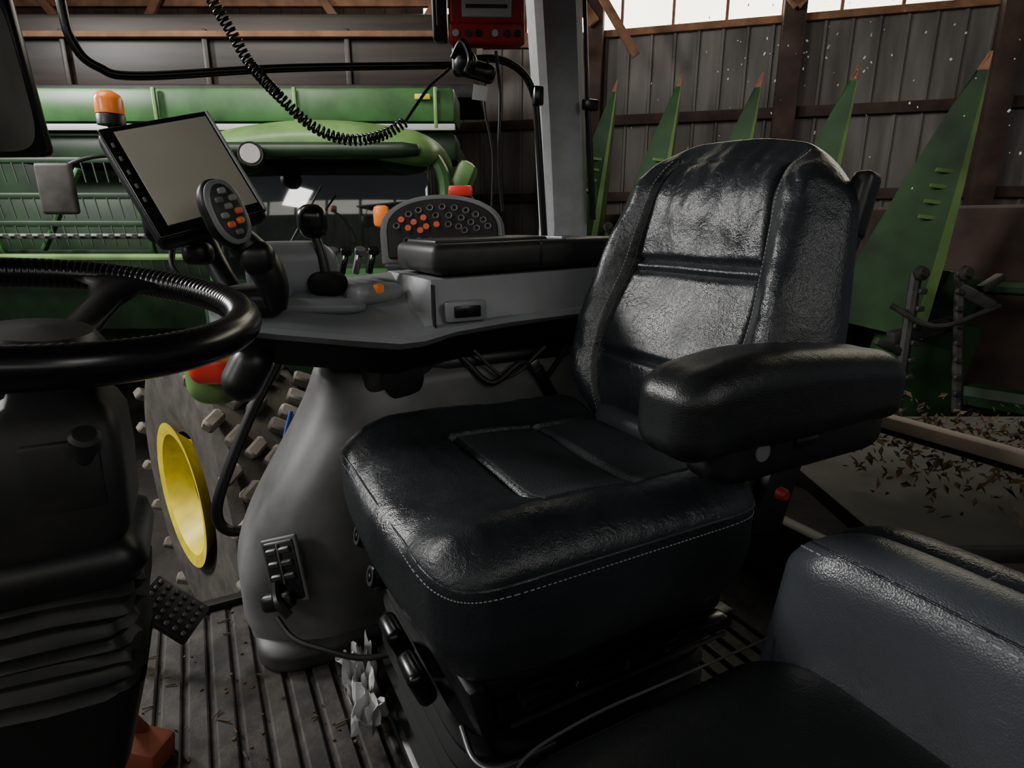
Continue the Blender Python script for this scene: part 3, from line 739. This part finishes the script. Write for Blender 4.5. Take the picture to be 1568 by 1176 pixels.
for i in range(1100):
    x=1.45+random.gauss(0,.40);y=1.62+random.gauss(0,.22)
    if x<.95: continue
    c=Vector((x,y,.17+random.random()*.10+.05*math.exp(-(x-1.3)**2*4)))
    r=random.uniform(.008,.022);M=Matrix.Translation(c)@rotm((random.uniform(-60,60),random.uniform(-60,60),random.uniform(0,360)))
    G.append(([M@Vector(q) for q in((-r,0,0),(0,-r*.45,.004),(r,0,0),(0,r*.45,.004))],[[0,1,2,3]]))
multi('leaves',G,leaf,smooth=False)
box('leaf_tray',(1.75,1.75,.14),(1.7,1.0,.05),gearD,bev=.01)
multi('tray_legs',[boxg((1.75+sx*.8,1.75+sy*.4,-.68),(.06,.06,1.64),bev=.01) for sx in(-1,1) for sy in(-1,1)],greenD)

# ============================================================ SHED
CUR=None
def wallmk(name,p0,p1,z0,z1,m,pitch=.28,depth=.03):
    p0=Vector((*p0,0));p1=Vector((*p1,0));d=p1-p0;Ln=d.length;d.normalize();nn=Vector((d.y,-d.x,0)); V=[];F=[];s=0;pr=[]
    while s<Ln:
        for ds,o in((0,0),(pitch*.82,0),(pitch*.86,depth),(pitch*.96,depth)): pr.append((s+ds,o))
        s+=pitch
    pr.append((Ln,0))
    for s,o in pr:
        for z in(z0,z1): V.append(p0+d*min(s,Ln)+nn*o+Vector((0,0,z)))
    for i in range(len(pr)-1): F.append([2*i,2*i+2,2*i+3,2*i+1])
    return mk(name,V,F,m,smooth=False,top=True)
WA=(-1.2,9.0);WB=(8,6.4); ZT=3.22
wallmk('wall_back',WA,WB,-1.5,ZT,metalw)
wallmk('wall_left',(-9,9.0),WA,-1.5,5,woodD)
wd=(Vector(WB)-Vector(WA)); wl=wd.length; wd.normalize(); ang=math.degrees(math.atan2(wd.y,wd.x))
def onw(s,off): p=Vector(WA)+wd*s; q=Vector((wd.y,-wd.x)); return p+q*off
p=onw(wl/2,-.02); box('window_1',(p.x,p.y,ZT+.7),(wl,.04,1.4),strip,r=(0,0,ang),bev=0,top=True)
wallmk('wall_front',(9,-5.5),(-9,-5.5),-1.5,2.6,metalw)
box('window_2',(0,-5.5,3.2),(18,.04,1.2),strip2,bev=0,top=True)
group('wall_framing',(0,0,0),cab=False)
G=[];G2=[]
for s in (2.35,4.65,6.8,8.9): 
    p=onw(s,.15); G.append(boxg((p.x,p.y,1.4),(.24,.16,5.8),(0,0,ang),.01))
for z in (2.22,1.28,.3,-.6): 
    p=onw(wl/2,.08); G.append(boxg((p.x,p.y,z),(wl,.06,.12),(0,0,ang),.005))
for i in range(9): G.append(boxg((-8+2*i,-5.4,3.2),(.15,.1,1.3),bev=.005))
multi('posts_and_girts',G,woodD)
for i in range(18):
    p=onw(.2+.62*i,.02); G2.append(boxg((p.x,p.y,ZT+.7),(.035,.03,1.4),(0,0,ang),0))
p=onw(wl/2,.04);G2.append(boxg((p.x,p.y,ZT+.01),(wl,.1,.08),(0,0,ang),.005))
multi('window_mullions',G2,wood)
G=[]
for s in (2.35,4.65,6.8):
    for q in((-1,) if s<3 else (-1,1)):
        p=onw(s+q*.33,.3); G.append(boxg((p.x,p.y,3.75),(.14,.06,1.15),rotm((0,0,ang))@rotm((0,q*38,0)),.005))
multi('knee_braces',G,wood)
group('roof_trusses',(0,0,0),cab=False)
G=[]
for i in range(5):
    x=-5.5+1.6*i
    G.append(boxg((x,7.6,3.6),(.09,.06,1.9),(0,35 if i%2 else -35,0),.005))
G.append(boxg((-3.5,7.7,3.0),(8,.08,.16),bev=.01));G.append(boxg((-3.5,7.7,3.45),(8,.08,.20),bev=.01))
multi('truss_timbers',G,wood)
CUR=None
box('floor',(0,2,-1.55),(24,18,.1),ground_m,bev=0,top=True)
box('ceiling',(0,4.5,4.75),(24,9.5,.1),woodD,bev=0,top=True)

# ============================================================ LIGHTS / WORLD / CAMERA
w=bpy.data.worlds.new('World'); bpy.context.scene.world=w; w.use_nodes=True
bg=w.node_tree.nodes['Background']; bg.inputs['Color'].default_value=(.85,.92,1,1); bg.inputs['Strength'].default_value=.10
def area(name,loc,target,size,power,col=(1,1,1)):
    l=bpy.data.lights.new(name,'AREA'); l.energy=power; l.size=size; l.color=col
    o=bpy.data.objects.new(name,l); bpy.context.scene.collection.objects.link(o); o.location=loc
    o.rotation_euler=(Vector(target)-Vector(loc)).to_track_quat('-Z','Y').to_euler(); return o
area('shed_end_door_light',(-5.6,3.0,3.3),(.2,1.0,.6),1.1,360,(1,.98,.95))
area('shed_door_light',(-3.8,-1.0,2.7),(.1,.9,.5),1.0,50,(1,.98,.95))
area('shed_side_light',(3.5,-2.0,3.2),(.6,1.5,.5),1.2,20,(1,.97,.95))
area('outside_left_fill',(-2.6,1.6,4.2),(-1.8,4.8,.2),2,150,(1,.93,.84))  # added fill to brighten the wheel and machines at left, no real lamp
cam=bpy.data.cameras.new('Camera'); co=bpy.data.objects.new('Camera',cam); bpy.context.scene.collection.objects.link(co)
co.location=(0,0,E); co.rotation_euler=(math.radians(75),0,0); cam.sensor_width=36; cam.lens=36*900/1568; cam.clip_start=.02
bpy.context.scene.camera=co
